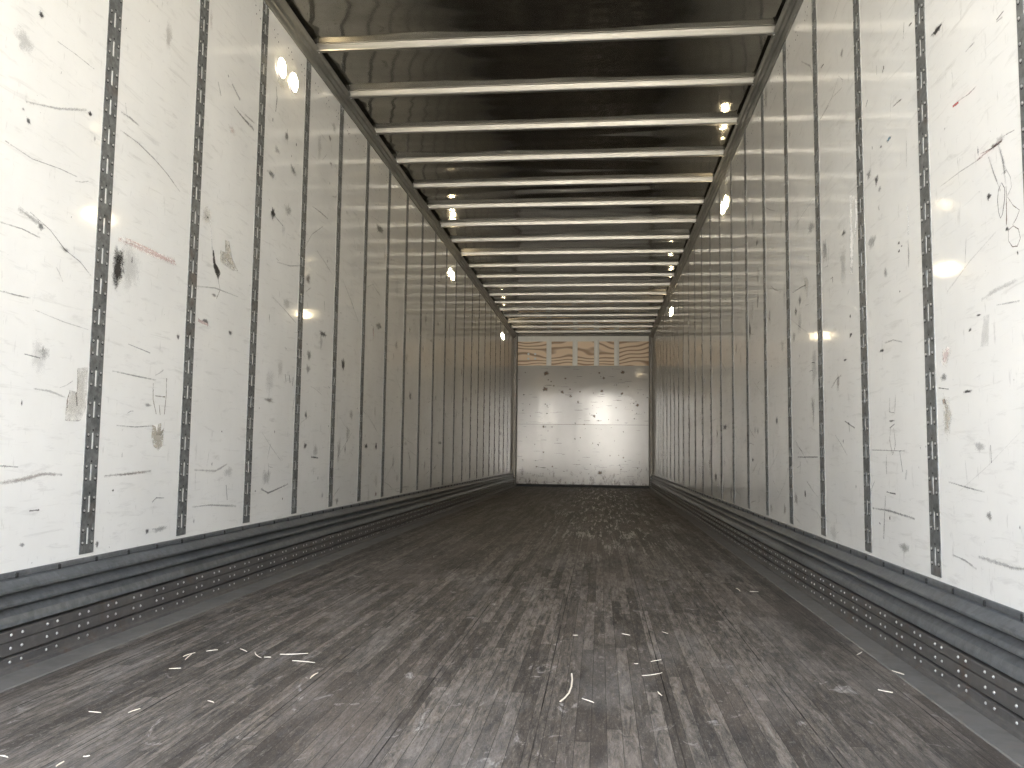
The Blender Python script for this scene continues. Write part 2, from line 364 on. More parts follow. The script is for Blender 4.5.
# aluminium roof sheet: mirror-like, oil-canned
q = NT('roof_aluminium')
v = q.co(world=True)
w1 = q.noise(q.co((.45, 1.9, 1), world=True), 1.0, 1.5, .4, .4)
w2 = q.noise(q.co((.5, 3.6, 1), world=True), 1.3, 1, .4)
g = q.noise(v, 3.0, 6, .7)
base = q.mix(q.ramp(g, [(.4, 0.), (.8, 1.)]), (.34, .33, .295), (.25, .24, .215))
q.set(Base_Color=base, Metallic=.97, Roughness=q.math('MULTIPLY_ADD', g, .10, .04))
q.bump(q.math('ADD', w1, q.math('MULTIPLY', w2, .35)), 1.0, .040)
ROOF = q.m

# laminated hardwood floor, strips run lengthwise
q = NT('worn_hardwood')
g_ = q.n('ShaderNodeNewGeometry'); sx = q.n('ShaderNodeSeparateXYZ'); q.l(g_.outputs['Position'], sx.inputs[0])
X, Y = sx.outputs[0], sx.outputs[1]
sid = q.math('FLOOR', q.math('DIVIDE', X, .0345))
wn0 = q.n('ShaderNodeTexWhiteNoise', noise_dimensions='1D'); q.l(sid, wn0.inputs['W'])
yy = q.math('ADD', q.math('DIVIDE', Y, .85), q.math('MULTIPLY', wn0.outputs['Value'], 17.3))
pid = q.math('FLOOR', yy)
cv = q.n('ShaderNodeCombineXYZ'); q.l(sid, cv.inputs[0]); q.l(pid, cv.inputs[1])
wn = q.n('ShaderNodeTexWhiteNoise', noise_dimensions='2D'); q.l(cv.outputs[0], wn.inputs['Vector'])
tone = wn.outputs['Value']
grain = q.noise(q.co((26, 3.4, 1), world=True), 2.2, 9, .80, .45)
dirt = q.noise(q.co((3.0, .8, 1), world=True), 1.7, 7, .66, .3)
fine = q.noise(q.co((60, 13, 1), world=True), 4.0, 4, .75)
c = q.mix(tone, (.068, .056, .046), (.215, .187, .158))
c = q.mix(q.ramp(grain, [(.38, .9), (.56, 0.)]), c, (.045, .041, .038))
c = q.mix(q.ramp(grain, [(.56, 0.), (.74, .7)]), c, (.36, .335, .305))
c = q.mix(q.ramp(dirt, [(.50, 0.), (.78, .6)]), c, (.29, .272, .255))
c = q.mix(q.ramp(dirt, [(.28, .55), (.45, 0.)]), c, (.058, .055, .052))
c = q.mix(q.ramp(q.noise(q.co((1.4, .5, 1), world=True), 1.5, 3), [(.5, 0.), (.7, .5)]), c, (.17, .140, .118), 'MIX')
c = q.mix(q.ramp(fine, [(.30, .6), (.46, 0.)]), c, (.055, .05, .046))
c = q.mix(q.ramp(fine, [(.56, 0.), (.72, .45)]), c, (.34, .325, .31))
smear = q.noise(q.co((7, 3.2, 1), world=True), 2.4, 8, .72, 1.2)
c = q.mix(q.ramp(smear, [(.60, 0.), (.73, .75)]), c, (.52, .50, .47))
crack = q.noise(q.co((34, 1.1, 1), world=True), 3.1, 6, .7, .2)
c = q.mix(q.ramp(crack, [(.655, 0.), (.69, .85)]), c, (.018, .016, .015))
pit = q.noise(q.co((1.6, 1, 1), world=True), 120, 2, .6)
c = q.mix(q.ramp(pit, [(.66, 0.), (.72, .6)]), c, (.03, .027, .025))
crumb = q.noise(q.co((1, .8, 1), world=True), 75, 2, .6)
c = q.mix(q.ramp(crumb, [(.755, 0.), (.79, .8)]), c, (.55, .51, .44))
chip = q.noise(q.co((2.2, .13, 1), world=True), 10, 6, .8)  # worn floor spots, with glints of the far wall painted into their colour
glint_mask = q.math('MULTIPLY', q.ramp(chip, [(.545, 0.), (.575, 1.)]),
     q.math('MULTIPLY', q.ramp(q.math('ABSOLUTE', q.math('SUBTRACT', X, 1.72)), [(.15, 1.), (.75, 0.)]),
            q.ramp(q.math('MULTIPLY', Y, .0625), [(.28, 0.), (.42, .6), (.88, .9), (.96, .4)])))
c = q.mix(glint_mask, c, (.85, .82, .76))
# seams: fine gap per strip, wide gap between the 12 inch boards
fr = q.math('FRACT', q.math('DIVIDE', X, .0345)); fine_gap = q.math('LESS_THAN', fr, .05)
fr2 = q.math('FRACT', q.math('DIVIDE', q.math('ADD', X, .05), .31)); gap = q.math('LESS_THAN', fr2, .011)
gmod = q.ramp(q.noise(q.co((3, .9, 1), world=True), 3, 4), [(.35, .3), (.6, 1.)])
fryy = q.math('LESS_THAN', q.math('FRACT', yy), .006)
c = q.mix(q.math('MULTIPLY', fine_gap, .65), c, (.02, .018, .016))
c = q.mix(q.math('MULTIPLY', fryy, .25), c, (.02, .018, .016))
c = q.mix(q.math('MULTIPLY', gap, gmod), c, (.008, .007, .006))
q.set(Base_Color=c, Roughness=q.math('MULTIPLY_ADD', grain, -.25, .66), Specular_IOR_Level=.30)
h = q.math('SUBTRACT', q.math('ADD', grain, q.math('MULTIPLY', fine, .3)), q.math('MULTIPLY', gap, 1.5))
q.bump(h, .5, .003)
FLOOR = q.m

# plywood header: bold cathedral grain
q = NT('header_plywood')
v = q.co((1.6, 1, 3.4), world=True)
wv = q.n('ShaderNodeTexWave', wave_type='BANDS', bands_direction='Z'); q.l(v, wv.inputs['Vector'])
wv.inputs['Scale'].default_value = .95; wv.inputs['Distortion'].default_value = 16.0
wv.inputs['Detail'].default_value = 1.0; wv.inputs['Detail Scale'].default_value = .8
c = q.mix(q.ramp(wv.outputs['Fac'], [(.05, 1.), (.5, 0.)]), (.88, .70, .50), (.42, .27, .16))
q.set(Base_Color=c, Roughness=.42); PLY = q.m
q = NT('pale_batten'); c = q.mix(q.noise(q.co((8, 1, 2), world=True), 3, 4), (.78, .77, .71), (.90, .89, .83))
q.set(Base_Color=c, Roughness=.35); BATTEN = q.m
# rear face of the front wall: scraped white liner
q = NT('scraped_white_liner')
v = q.co(world=True)
h1 = q.noise(q.co((5, 1, 55), world=True), 1.6, 6, .7, .2)
c = q.mix(q.noise(v, 3, 4), (.52, .505, .475), (.44, .425, .40))
c = q.mix(q.ramp(h1, [(.64, 0.), (.72, .7)]), c, (.25, .23, .21))
sxx = q.n('ShaderNodeSeparateXYZ'); gg = q.n('ShaderNodeNewGeometry'); q.l(gg.outputs['Position'], sxx.inputs[0])
low = q.ramp(q.math('DIVIDE', sxx.outputs[2], 2.3), [(.0, .19), (.28, 0.)])
grime = q.noise(q.co((2.5, 1, 1.4), world=True), 6, 8, .75)
c = q.mix(q.ramp(q.math('ADD', grime, low), [(.66, 0.), (.76, .8)]), c, (.17, .155, .14))
q.set(Base_Color=c, Roughness=q.math('ADD', q.math('MULTIPLY', q.math('LESS_THAN', sxx.outputs[2], 1.18), .055), q.math('MULTIPLY_ADD', h1, .10, .045)), IOR=1.62)
q.bump(q.noise(q.co((1, 1, .6), world=True), 2.2, 3), .3, .008)
BACKM = q.m
q = NT('lamp_lens'); q.set(Base_Color=(.9, .9, .85), Roughness=.3, Emission_Color=(1.0, .80, .50), Emission_Strength=LAMP); LENS = q.m
q = NT('lamp_rim'); q.set(Base_Color=(.8, .8, .78), Roughness=.3); RIM = q.m
q = NT('pale_wood_splinter'); q.set(Base_Color=(.80, .74, .62), Roughness=.6); SPL = q.m
q = NT('concrete'); c = q.mix(q.noise(q.co(world=True), .8, 6), (.48, .44, .37), (.60, .55, .465)); q.set(Base_Color=c, Roughness=.85); CONC = q.m

# ------------------------------------------------------------------ mesh helpers
class MB:
    def __init__(s): s.v = []; s.f = []; s.mi = []; s.col = {}; s.fa = {}
    def face(s, pts, mi=0, cols=None, falls=None):
        b = len(s.v); s.v += [tuple(p) for p in pts]; s.f.append(tuple(range(b, b+len(pts)))); s.mi.append(mi)
        if cols is not None:
            for i in range(len(pts)): s.col[b+i] = cols; s.fa[b+i] = falls[i]
    def box(s, a, b, mi=0):
        x0, y0, z0 = a; x1, y1, z1 = b; n = len(s.v)
        s.v += [(x0,y0,z0),(x1,y0,z0),(x1,y1,z0),(x0,y1,z0),(x0,y0,z1),(x1,y0,z1),(x1,y1,z1),(x0,y1,z1)]
        for q in ((0,3,2,1),(4,5,6,7),(0,1,5,4),(1,2,6,5),(2,3,7,6),(3,0,4,7)):
            s.f.append(tuple(n+i for i in q)); s.mi.append(mi)
    def extrude(s, prof, fn, t0, t1, mi=0, close=False, n=1):
        """profile list of 2-D points; fn(p, t) -> 3-D"""
        b = len(s.v); k = len(prof)
        for j in range(n+1):
            t = t0 + (t1-t0)*j/n
            s.v += [fn(p, t) for p in prof]
        for j in range(n):
            for i in range(k if close else k-1):
                a_ = b+j*k+i; b_ = b+j*k+(i+1) % k
                s.f.append((a_, b_, b_+k, a_+k)); s.mi.append(mi)
        if close:
            s.f.append(tuple(b+i for i in reversed(range(k)))); s.mi.append(mi)
            s.f.append(tuple(b+n*k+i for i in range(k))); s.mi.append(mi)
    def dome(s, c, ax, u, r, h, seg=8, mi=0, flat=.55):
        """small rivet head / disc: centre, axis, in-plane vector"""
        c = Vector(c); ax = Vector(ax); u = Vector(u); w = ax.cross(u); b = len(s.v)
        for rr, hh in ((r, 0), (r*flat, h*.85)):
            for i in range(seg):
                t = 2*math.pi*i/seg; s.v.append(tuple(c + u*(rr*math.cos(t)) + w*(rr*math.sin(t)) + ax*hh))
        s.v.append(tuple(c+ax*h))
        for i in range(seg):
            j = (i+1) % seg
            s.f.append((b+i, b+j, b+seg+j, b+seg+i)); s.mi.append(mi)
            s.f.append((b+seg+i, b+seg+j, b+2*seg)); s.mi.append(mi)
    def build(s, name, mats, parent=None, smooth=False, loc=None):
        me = bpy.data.meshes.new(name); me.from_pydata(s.v, [], s.f)
        for m_ in (mats if isinstance(mats, (list, tuple)) else [mats]): me.materials.append(m_)
        me.polygons.foreach_set('material_index', s.mi)
        if smooth: me.polygons.foreach_set('use_smooth', [True]*len(s.f))
        if s.col:
            me.color_attributes.new('mark', 'FLOAT_COLOR', 'POINT'); me.attributes.new('fall', 'FLOAT', 'POINT')
            ca = me.attributes['mark'].data
            for i, cc in s.col.items(): ca[i].color = cc
            fa = me.attributes['fall'].data
            for i in s.col: fa[i].value = s.fa[i]
        me.update()
        o = bpy.data.objects.new(name, me); COL.objects.link(o)
        if parent: o.parent = parent
        if loc: o.location = loc
        return o
def tag(o, label=None, cat=None, group=None, kind=None):
    for k_, v_ in (('label', label), ('category', cat), ('group', group), ('kind', kind)):
        if v_: o[k_] = v_
    return o
def empty(name, loc=(0,0,0), rz=0):
    o = bpy.data.objects.new(name, None); o.location = loc; o.rotation_euler = (0,0,rz); o.empty_display_size = .1
    COL.objects.link(o); return o
def copy_tree(o, parent=None):
    c_ = o.copy(); COL.objects.link(c_)
    if parent: c_.parent = parent
    for ch in list(o.children): copy_tree(ch, c_)
    return c_
ORD = ['nearest','second','third','fourth','fifth','sixth','seventh','eighth','ninth','tenth','eleventh','twelfth','thirteenth','fourteenth',
 'fifteenth','sixteenth','seventeenth','eighteenth','nineteenth','twentieth','twenty-first','twenty-second','twenty-third','twenty-fourth']
def nth(i, n):
    """counted from the camera, the last few from the far end"""
    back = n-1-i
    if back == 0: return 'farthest'
    if back < 5: return ORD[back] + ' from the far end'
    return 'nearest the camera' if i == 0 else ORD[i] + ' from the camera'

# ------------------------------------------------------------------ marks on the walls
CM = {'k': (.035,.032,.030), 'g': (.28,.28,.265), 'p': (.79,.61,.57), 't': (.50,.46,.38), 'w': (.95,.95,.93), 'b': (.20,.14,.10), 'u': (.10,.22,.30), 'r': (.50,.06,.05)}
def add_marks(mb, marks, pt, mi, lo, hi, rnd):
    """pt(y, z, lift) -> 3-D point on this wall; only marks whose first point has lo <= y < hi"""
    for k_, q in enumerate(marks):
        lift = .0006 + .00003*(k_ % 9)
        if q[0] == 's':
            P_ = q[1]; w_ = max(q[2], .0025)*.74; cc = (*CM[q[3]], q[4]); ym = sum(p[0] for p in P_)/len(P_)
            if not lo <= ym < hi: continue
            P_ = [(min(max(p[0], lo+.0385), hi-.0385), p[1]) for p in P_]
            pts = []
            for i, p in enumerate(P_):
                a_ = P_[max(i-1, 0)]; b_ = P_[min(i+1, len(P_)-1)]
                t = Vector((b_[0]-a_[0], b_[1]-a_[1]))
                t = t.normalized() if t.length > 1e-6 else Vector((1, 0))
                nrm = Vector((-t.y, t.x))*w_*rnd.uniform(.7, 1.2)
                pts.append((p, nrm))
            for i in range(len(pts)-1):
                (p, n_), (p2, n2_) = pts[i], pts[i+1]
                e1 = .45 if i == 0 and len(pts) > 2 else .8; e2 = .45 if i == len(pts)-2 and len(pts) > 2 else .8
                for sgn in (1, -1):
                    mb.face([pt(p[0], p[1], lift), pt(p2[0], p2[1], lift), pt(p2[0]+sgn*n2_.x, p2[1]+sgn*n2_.y, lift), pt(p[0]+sgn*n_.x, p[1]+sgn*n_.y, lift)],
                            mi, cc, [e1+.15, e2+.15, .15, .15])
        elif q[0] == 'b':
            y, z = q[1]
            if not lo <= y < hi: continue
            ry, rz = q[2]*1.35, q[3]*1.35; cc = (*CM[q[4]], q[5]); N = 12
            ry = min(ry, y-lo-.04, hi-.04-y) if min(y-lo-.04, hi-.04-y) > .004 else .004
            js = [rnd.uniform(.65, 1.2) for _ in range(N)]
            ring = [(y+ry*js[i]*math.cos(6.2832*i/N), z+rz*js[i]*math.sin(6.2832*i/N)) for i in range(N)]
            for i in range(N):
                a_, b_ = ring[i], ring[(i+1) % N]
                mb.face([pt(y, z, lift), pt(a_[0], a_[1], lift), pt(b_[0], b_[1], lift)], mi, cc, [1.15, 0, 0])
        else:
            P_ = q[1]; ym = sum(p[0] for p in P_)/len(P_)
            if not lo <= ym < hi: continue
            P_ = [(min(max(p[0], lo+.0385), hi-.0385), p[1]) for p in P_]
            zc = sum(p[1] for p in P_)/len(P_); cc = (*CM[q[3]], q[4])
            for i in range(len(P_)):
                a_, b_ = P_[i], P_[(i+1) % len(P_)]
                mb.face([pt(ym, zc, lift), pt(a_[0], a_[1], lift), pt(b_[0], b_[1], lift)], mi, cc, [1.1, .52, .52])
def random_marks(seed, lo, hi, n):
    r = random.Random(seed); out = []
    for _ in range(n):
        y = r.uniform(lo+.06, hi-.06); z = ZP+.03+(ZT-ZP-.1)*r.random()**1.35; t = r.random()
        far = min(1.0, y/6.0)
        if t < .34:
            L_ = r.uniform(.01, .10); an = r.gauss(1.57, .25) if r.random() < .45 else r.gauss(0, .35)
            dy, dz = L_*math.cos(an), L_*math.sin(an)
            out.append(('s', [(y, z), (y+dy*.5, z+dz*.5+r.uniform(-.004, .004)), (y+dy, z+dz)], r.uniform(.0025, .005), 'k', r.uniform(.25, .7)))
        elif t < .52:
            L_ = r.uniform(.08, .40); s_ = r.uniform(-.6, .6)
            out.append(('s', [(y-L_/2, z-L_*s_/2), (y, z+r.uniform(-.01, .01)), (y+L_/2, z+L_*s_/2)], r.uniform(.003, .009), r.choice('kgb'), r.uniform(.15, .45)))
        elif t < .80: out.append(('b', (y, z), r.uniform(.003, .008), r.uniform(.004, .014), 'k', r.uniform(.4, .95)))
        elif t < .93: out.append(('b', (y, z), r.uniform(.02, .06), r.uniform(.02, .09), 'g', r.uniform(.12, .32)))
        else: out.append(('b', (y, z), r.uniform(.015, .05), r.uniform(.02, .06), r.choice('bpt'), r.uniform(.15, .4)))
    return out

# ------------------------------------------------------------------ room shell
mb = MB(); mb.box((-.06, Y0, -.12), (W+.06, DB+.12, -.0)); mb.mi[1] = 1
o = tag(mb.build('floor', [SKIN, FLOOR]), 'dark worn hardwood floor of narrow lengthwise strips', kind='structure')
# roof sheet, slightly buckled between the bows
mb = MB(); NX, NY = 24, 300; r_ = random.Random(3)
amp = [r_.uniform(-.006, .010) for _ in range(40)]; ph = [r_.uniform(-.4, .4) for _ in range(40)]
ya, yb = Y0, DB+.02
for j in range(NY+1):
    for i in range(NX+1):
        x = -.02 + (W+.04)*i/NX; y = ya+(yb-ya)*j/NY
        t = (y-(4.402-8*PITCH))/PITCH; b_ = int(math.floor(t)); fr = t-b_
        k_ = math.sin(math.pi*fr)**2*math.sin(math.pi*min(max((x-ph[b_ % 40]*.8)/W, 0), 1))
        mb.v.append((x, y, ZR+max(-.004, amp[b_ % 40])*k_))
for j in range(NY):
    for i in range(NX):
        a_ = j*(NX+1)+i; mb.f.append((a_, a_+NX+1, a_+NX+2, a_+1)); mb.mi.append(0)
n0 = len(mb.f); mb.box((-.06, Y0, ZR+.02), (W+.06, DB+.12, ZR+.06), 1)
o = tag(mb.build('ceiling', [ROOF, SKIN], smooth=False), 'dark reflective buckled aluminium roof sheet', kind='structure')
for p in o.data.polygons: p.use_smooth = p.index < n0

post_y = [2.5506+PITCH*i for i in range(-1, 22)]
door_y = [2.5506+PITCH*i for i in (-4, -3, -2)]
edges = [Y0] + [2.5506+PITCH*i for i in range(-4, 22)] + [DB]
for side, marks in (('left', MARKS_LEFT), ('right', MARKS_RIGHT)):
    L_ = side == 'left'; x0 = 0.0 if L_ else W; sg = 1 if L_ else -1
    mb = MB(); mb.box(*sorted_box((x0-sg*.05, Y0, -.1), (x0-sg*.004, DB+.1, ZR+.03)))
    wall = tag(mb.build('wall_'+side, SKIN), 'white panelled %s side wall' % side, kind='structure')
    pt = lambda y, z, l, x0=x0, sg=sg: (x0+sg*l, y, z)
    for k_ in range(len(edges)-1):
        lo, hi = edges[k_], edges[k_+1]
        mb = MB(); mb.box(*sorted_box((x0-sg*.004, lo+.0005, ZP-.02), (x0, hi-.0005, ZT+.02)))
        if hi > 1.9:
            r_ = random.Random(k_*2+L_)
            add_marks(mb, marks, pt, 1, lo, hi, r_)
            add_marks(mb, random_marks(k_*7+L_, lo, hi, 13 if hi < 4 else 30), pt, 1, lo, hi, r_)
            # punched rivet dots just under the top rail
            if hi-lo < .7:
                for cl in range(3):
                    yc = lo + .115 + cl*.19
                    for dy, dz in ((0, 0), (.012, -.035), (.045, 0), (.057, -.035)):
                        if yc+dy < hi-.05: mb.dome((x0+sg*.0004, yc+dy, ZT-.075+dz), (sg, 0, 0), (0, 1, 0), .0045, .0008, 6, 2)
        mb.build('wall_panel', [WHITE, MARK, DARK], wall)

# front (far) wall
mb = MB(); mb.box((-.06, DB+.012, -.1), (W+.06, DB+.12, ZR+.03))
wb = tag(mb.build('wall_back', CORN), 'far end wall with plywood header above a scraped white liner', kind='structure')
def back_panel(z0, z1, seed):
    mb = MB(); mb.box((.02, DB-.012, z0), (W-.02, DB+.012, z1))
    pt = lambda x, z, l: (x, DB-.012-l, z)
    r_ = random.Random(seed)
    ms = [('b', (x, z), r*1.0, r*.95, 'b', .9) for x, z, r in MARKS_BACK if z0 <= z < z1]
    for _ in range(110):
        x, z, t = r_.uniform(.08, W-.08), z0+.02+(z1-z0-.04)*r_.random()**1.3, r_.random()
        if t < .6:
            w_ = r_.uniform(.02, .16); ms.append(('s', [(x-w_/2, z), (x, z+r_.uniform(-.004, .004)), (x+w_/2, z)], r_.uniform(.004, .012), 'k', r_.uniform(.3, .8)))
        else: ms.append(('b', (x, z), r_.uniform(.006, .02), r_.uniform(.006, .02), r_.choice('kb'), r_.uniform(.4, .9)))
    add_marks(mb, ms, pt, 1, 0, W, r_)
    return mb.build('liner_panel', [BACKM, MARK], wb)
back_panel(.05, 1.178, 5); back_panel(1.184, 2.305, 6)
mb = MB(); mb.box((.02, DB-.006, 2.300), (W-.02, DB+.012, 2.80)); mb.build('plywood_header', PLY, wb)
mb = MB(); mb.box((.02, DB-.016, 2.802), (W-.02, DB+.012, 2.872)); mb.build('top_plate', BATTEN, wb)
mb = MB(); mb.box((.02, DB-.07, 2.874), (W-.02, DB+.012, ZR)); mb.build('header_shade_bar', CORN, wb)  # dark bar added in place of the shadowed gap under the roof
mb = MB(); mb.box((.02, DB-.02, .002), (W-.02, DB+.012, .048)); mb.build('gap_strip', DARK, wb)  # dark strip set in the gap below the liner panel
mb = MB(); mb.box((.045, DB-.0075, 2.772), (W-.045, DB-.005, 2.80)); mb.build('top_flashing', BATTEN, wb)
for xc in (.655, 1.155, 1.565, 1.945):
    mb = MB(); pr = [(-.048, 0), (-.044, -.004), (-.030, -.005), (-.027, -.020), (.027, -.020), (.030, -.005), (.044, -.004), (.048, 0)]
    mb.extrude(pr, lambda p, t, xc=xc: (xc+p[0], DB-.006+p[1], t), 2.306, 2.803, close=True); mb.build('header_stud', BATTEN, wb)
for cx_ in (.24, .37):
    for cz_ in (2.44, 2.53):
        mb = MB(); mb.dome((cx_+.02, DB-.006, cz_), (0, -1, 0), (1, 0, 0), .022, .004, 10); mb.build('fastener_cap', RIM, wb, True)
# corner posts
for side in (0, 1):
    sg = 1 if side == 0 else -1; x0 = 0 if side == 0 else W
    mb = MB(); pr = [(.001, 15.695), (.050, 15.70), (.055, 15.74), (.055, DB-.013), (.001, DB-.013)]
    f_ = lambda p, t, x0=x0, sg=sg: (x0+sg*p[0], p[1], t)
    mb.extrude(pr, f_, .002, ZR-.01, close=True)
    for j in range(24):
        mb.dome((x0+sg*.055, 15.80, .2+j*.11), (sg, 0, 0), (0, 1, 0), .007, .003, 6)
    o = mb.build('corner_post', CORN)
    tag(o, 'dark steel corner post at the far %s corner' % ('left' if side == 0 else 'right'), 'corner post', 'corner posts at the far end')
    # dusty floor edge strip
    mb = MB(); pr = [(.049, 0), (.049, .003), (.1225, .003), (.125, .0)] if side else [(.049, 0), (.049, .003), (.1425, .003), (.145, .0)]
    mb.extrude(pr, f_x(x0, sg), Y0, DB-.03, close=True)
    o = mb.build('trim_%s' % ('left' if side == 0 else 'right'), STRIP)
    tag(o, 'worn grey edge strip along the %s side of the floor' % ('left' if side == 0 else 'right'), kind='structure')
    # top rail
    mb = MB(); pr = [(0, ZT-.002), (.010, ZT-.004), (.014, ZT+.004), (.018, ZT+.022), (.026, ZT+.026), (.030, ZT+.050), (.040, ZT+.056), (.046, ZT+.066), (.052, ZT+.072), (.052, ZT+.077), (0, ZT+.077)]
    mb.extrude(pr, f_x(x0, sg), Y0, 15.69, close=True)
    rail = mb.build('top_rail', RAIL)
    tag(rail, 'grey ribbed top rail where the %s wall meets the roof' % ('left' if side == 0 else 'right'), 'rail', 'top rails under the roof')
    for j in range(28):
        y = 4.402-.0+PITCH*(j-7)+.02
        if 0 < y < 15.6:
            mb = MB(); mb.dome((x0+sg*.052, y, ZT+.0745), (sg, 0, 0), (0, 1, 0), .006, .003, 8); mb.build('rivet', RIVET, rail, True)
    # scuff liner
    nm = 'left' if side == 0 else 'right'
    sl = tag(empty('scuff_liner', (x0, 0, 0)), 'dark galvanized corrugated and riveted scuff liner along the foot of the %s wall' % nm, 'scuff liner', 'scuff liners at the foot of the walls')
    lx = lambda p, t, sg=sg: (sg*p[0], t, p[1])
    pr = [(.0005, ZP-.005), (.004, ZP-.005), (.0065, ZP-.008), (.0065, .2535), (.001, .2515), (.001, .2475),
          (.012, .2455), (.030, .2310), (.036, .2240), (.036, .2185), (.032, .2150), (.006, .2120), (.003, .2090), (.003, .2065),
          (.012, .2045), (.031, .1920), (.037, .1850), (.037, .1800), (.033, .1765), (.007, .1735), (.004, .1705), (.004, .1680),
          (.013, .1660), (.030, .1500), (.037, .1360), (.039, .1260), (.035, .1225), (.008, .1200), (.008, .1160), (.0005, .1160)]
    mb = MB(); mb.extrude(pr, lx, Y0, 15.69, close=True); mb.build('corrugated_rail', LINER, sl)
    pr = [(.0005, .1155), (.012, .1155), (.034, .1140), (.037, .1110), (.037, .0870), (.031, .0855), (.031, .0835), (.037, .0820), (.037, .0490), (.034, .0465), (.014, .0450), (.014, .0425),
          (.034, .0410), (.038, .0385), (.038, .0190), (.040, .0140), (.045, .0110), (.047, .0020), (.0005, .002)]
    mb = MB(); mb.extrude(pr, lx, Y0, 15.69, close=True); mb.build('riveted_plate', RIVP, sl)
    # rivets in pairs, three rows
    RP = []
    for k_ in range(110):
        y = 1.978 + .1513*k_ - (.0 if side else -.046)
        for row, z in enumerate((.102, .066, .029)):
            for d in (0, .045): RP.append((y+d, z))
    RP = [q_ for q_ in RP if q_[0] < 15.6]
    base = None
    for i, (y, z) in enumerate(RP[:99]):
        if base is None:
            mb = MB(); mb.dome((0, 0, 0), (sg, 0, 0), (0, 1, 0), .0048, .0035, 8); base = mb.build('rivet', RIVET, sl, True); o = base
        else:
            o = base.copy(); COL.objects.link(o); o.parent = sl
        o.location = (sg*.0375, y, z)
    mb = MB()
    for y, z in RP[99:]: mb.dome((sg*.0375, y, z), (sg, 0, 0), (0, 1, 0), .0048, .0035, 6)
    tag(mb.build('rivets', RIVET, sl, True), kind='stuff')
    base = None
    for j in range(72):
        y = 1.85+.187*j+(.01 if side else 0)
        if y > 15.5: break
        if base is None:
            mb = MB(); mb.dome((0, 0, 0), (sg, 0, 0), (0, 1, 0), .0065, .004, 6); mb.box(*sorted_box((0, -.0045, -.010), (sg*.003, .0045, .004))); base = mb.build('bolt', BOLT, sl); o = base
        else:
            o = base.copy(); COL.objects.link(o); o.parent = sl
        o.location = (sg*.0065, y, ZP-.0135)

# ------------------------------------------------------------------ wall posts
HW = .0372; TH = .0024; PL = ZT-ZP-.004
def make_post(near):
    """local: +x out of the wall, y along the wall, z up from the scuff liner"""
    mb = MB(); us = [-.0052, .0052]
    prl = [(0, -HW), (TH*.7, -HW), (TH, -HW+.0015), (TH, -.0052)]
    # side bands
    for s_ in (1, -1):
        mb.extrude([(p[0], p[1]*s_) for p in prl], lambda p, t: (p[0], p[1], t), 0, PL)
    # central band with slots cut through
    z = .0; pitch_, sl_ = .1016, .052; first = .030; zs = []
    while first+sl_ < PL: zs.append((first, first+sl_)); first += pitch_
    cur = 0
    for a_, b_ in zs:
        mb.face([(TH, us[0], cur), (TH, us[1], cur), (TH, us[1], a_), (TH, us[0], a_)])
        mb.face([(TH, us[0], a_), (0, us[0], a_), (0, us[0], b_), (TH, us[0], b_)])
        mb.face([(TH, us[1], a_), (0, us[1], a_), (0, us[1], b_), (TH, us[1], b_)])
        mb.face([(TH, us[0], a_), (TH, us[1], a_), (0, us[1], a_), (0, us[0], a_)])
        mb.face([(TH, us[0], b_), (TH, us[1], b_), (0, us[1], b_), (0, us[0], b_)])
        cur = b_
        mb.dome((TH, 0, b_+.009), (1, 0, 0), (0, 1, 0), .0038, .0004, 6, 1)
    mb.face([(TH, us[0], cur), (TH, us[1], cur), (TH, us[1], PL), (TH, us[0], PL)])
    root = empty('wall_post'); mb.build('slotted_strip', [POST, DARK], root)
    spots = [(TH, s_*.0245, zz) for a_, b_ in zs for s_ in (1, -1) for zz in (a_+.006, b_-.006)]
    def head(mb, p):
        mb.dome(p, (1, 0, 0), (0, 1, 0), .0050, .0032, 8); mb.dome((p[0], p[1], p[2]-.0015), (1, 0, 0), (0, 1, 0), .0072, .0003, 8, 1)
    if near:                                   # close enough to see each rivet
        mb = MB(); head(mb, (0, 0, 0)); base = mb.build('rivet', [RIV2, DARK], root, True)
        for k_, p in enumerate(spots):
            o = base if k_ == 0 else base.copy()
            if k_: COL.objects.link(o); o.parent = root
            o.location = p
    else:
        mb = MB()
        for p in spots: head(mb, p)
        mb.build('rivets', [RIV2, DARK], root, True)['kind'] = 'stuff'
    return root
protos = [make_post(False), make_post(True)]; used = [False, False]
for side in (0, 1):
    ys = post_y[1:] if side == 0 else post_y
    for i, y in enumerate(ys):
        nr = int(y < 4.0); o = copy_tree(protos[nr]) if used[nr] else protos[nr]; used[nr] = True
        o.location = (0, y, ZP+.006) if side == 0 else (W, y, ZP+.006)
        o.rotation_euler = (0, 0, 0 if side == 0 else math.pi)
        nm = 'left' if side == 0 else 'right'
        tag(o, 'grey slotted steel post on the %s wall, %s' % (nm, nth(i, len(ys))), 'wall post', 'slotted posts on the %s wall' % nm)

    # the ones beside the camera, between the frame and the doorway
    for i, y in enumerate(door_y if side else door_y + [post_y[0]]):
        o = copy_tree(protos[0])
        o.location = (0, y, ZP+.006) if side == 0 else (W, y, ZP+.006)
        o.rotation_euler = (0, 0, 0 if side == 0 else math.pi)
        tag(o, 'grey slotted steel post on the %s wall, %s in from the open doorway' % (nm, ['first', 'second', 'third', 'fourth'][i]), 'wall post', 'slotted posts on the %s wall' % nm)

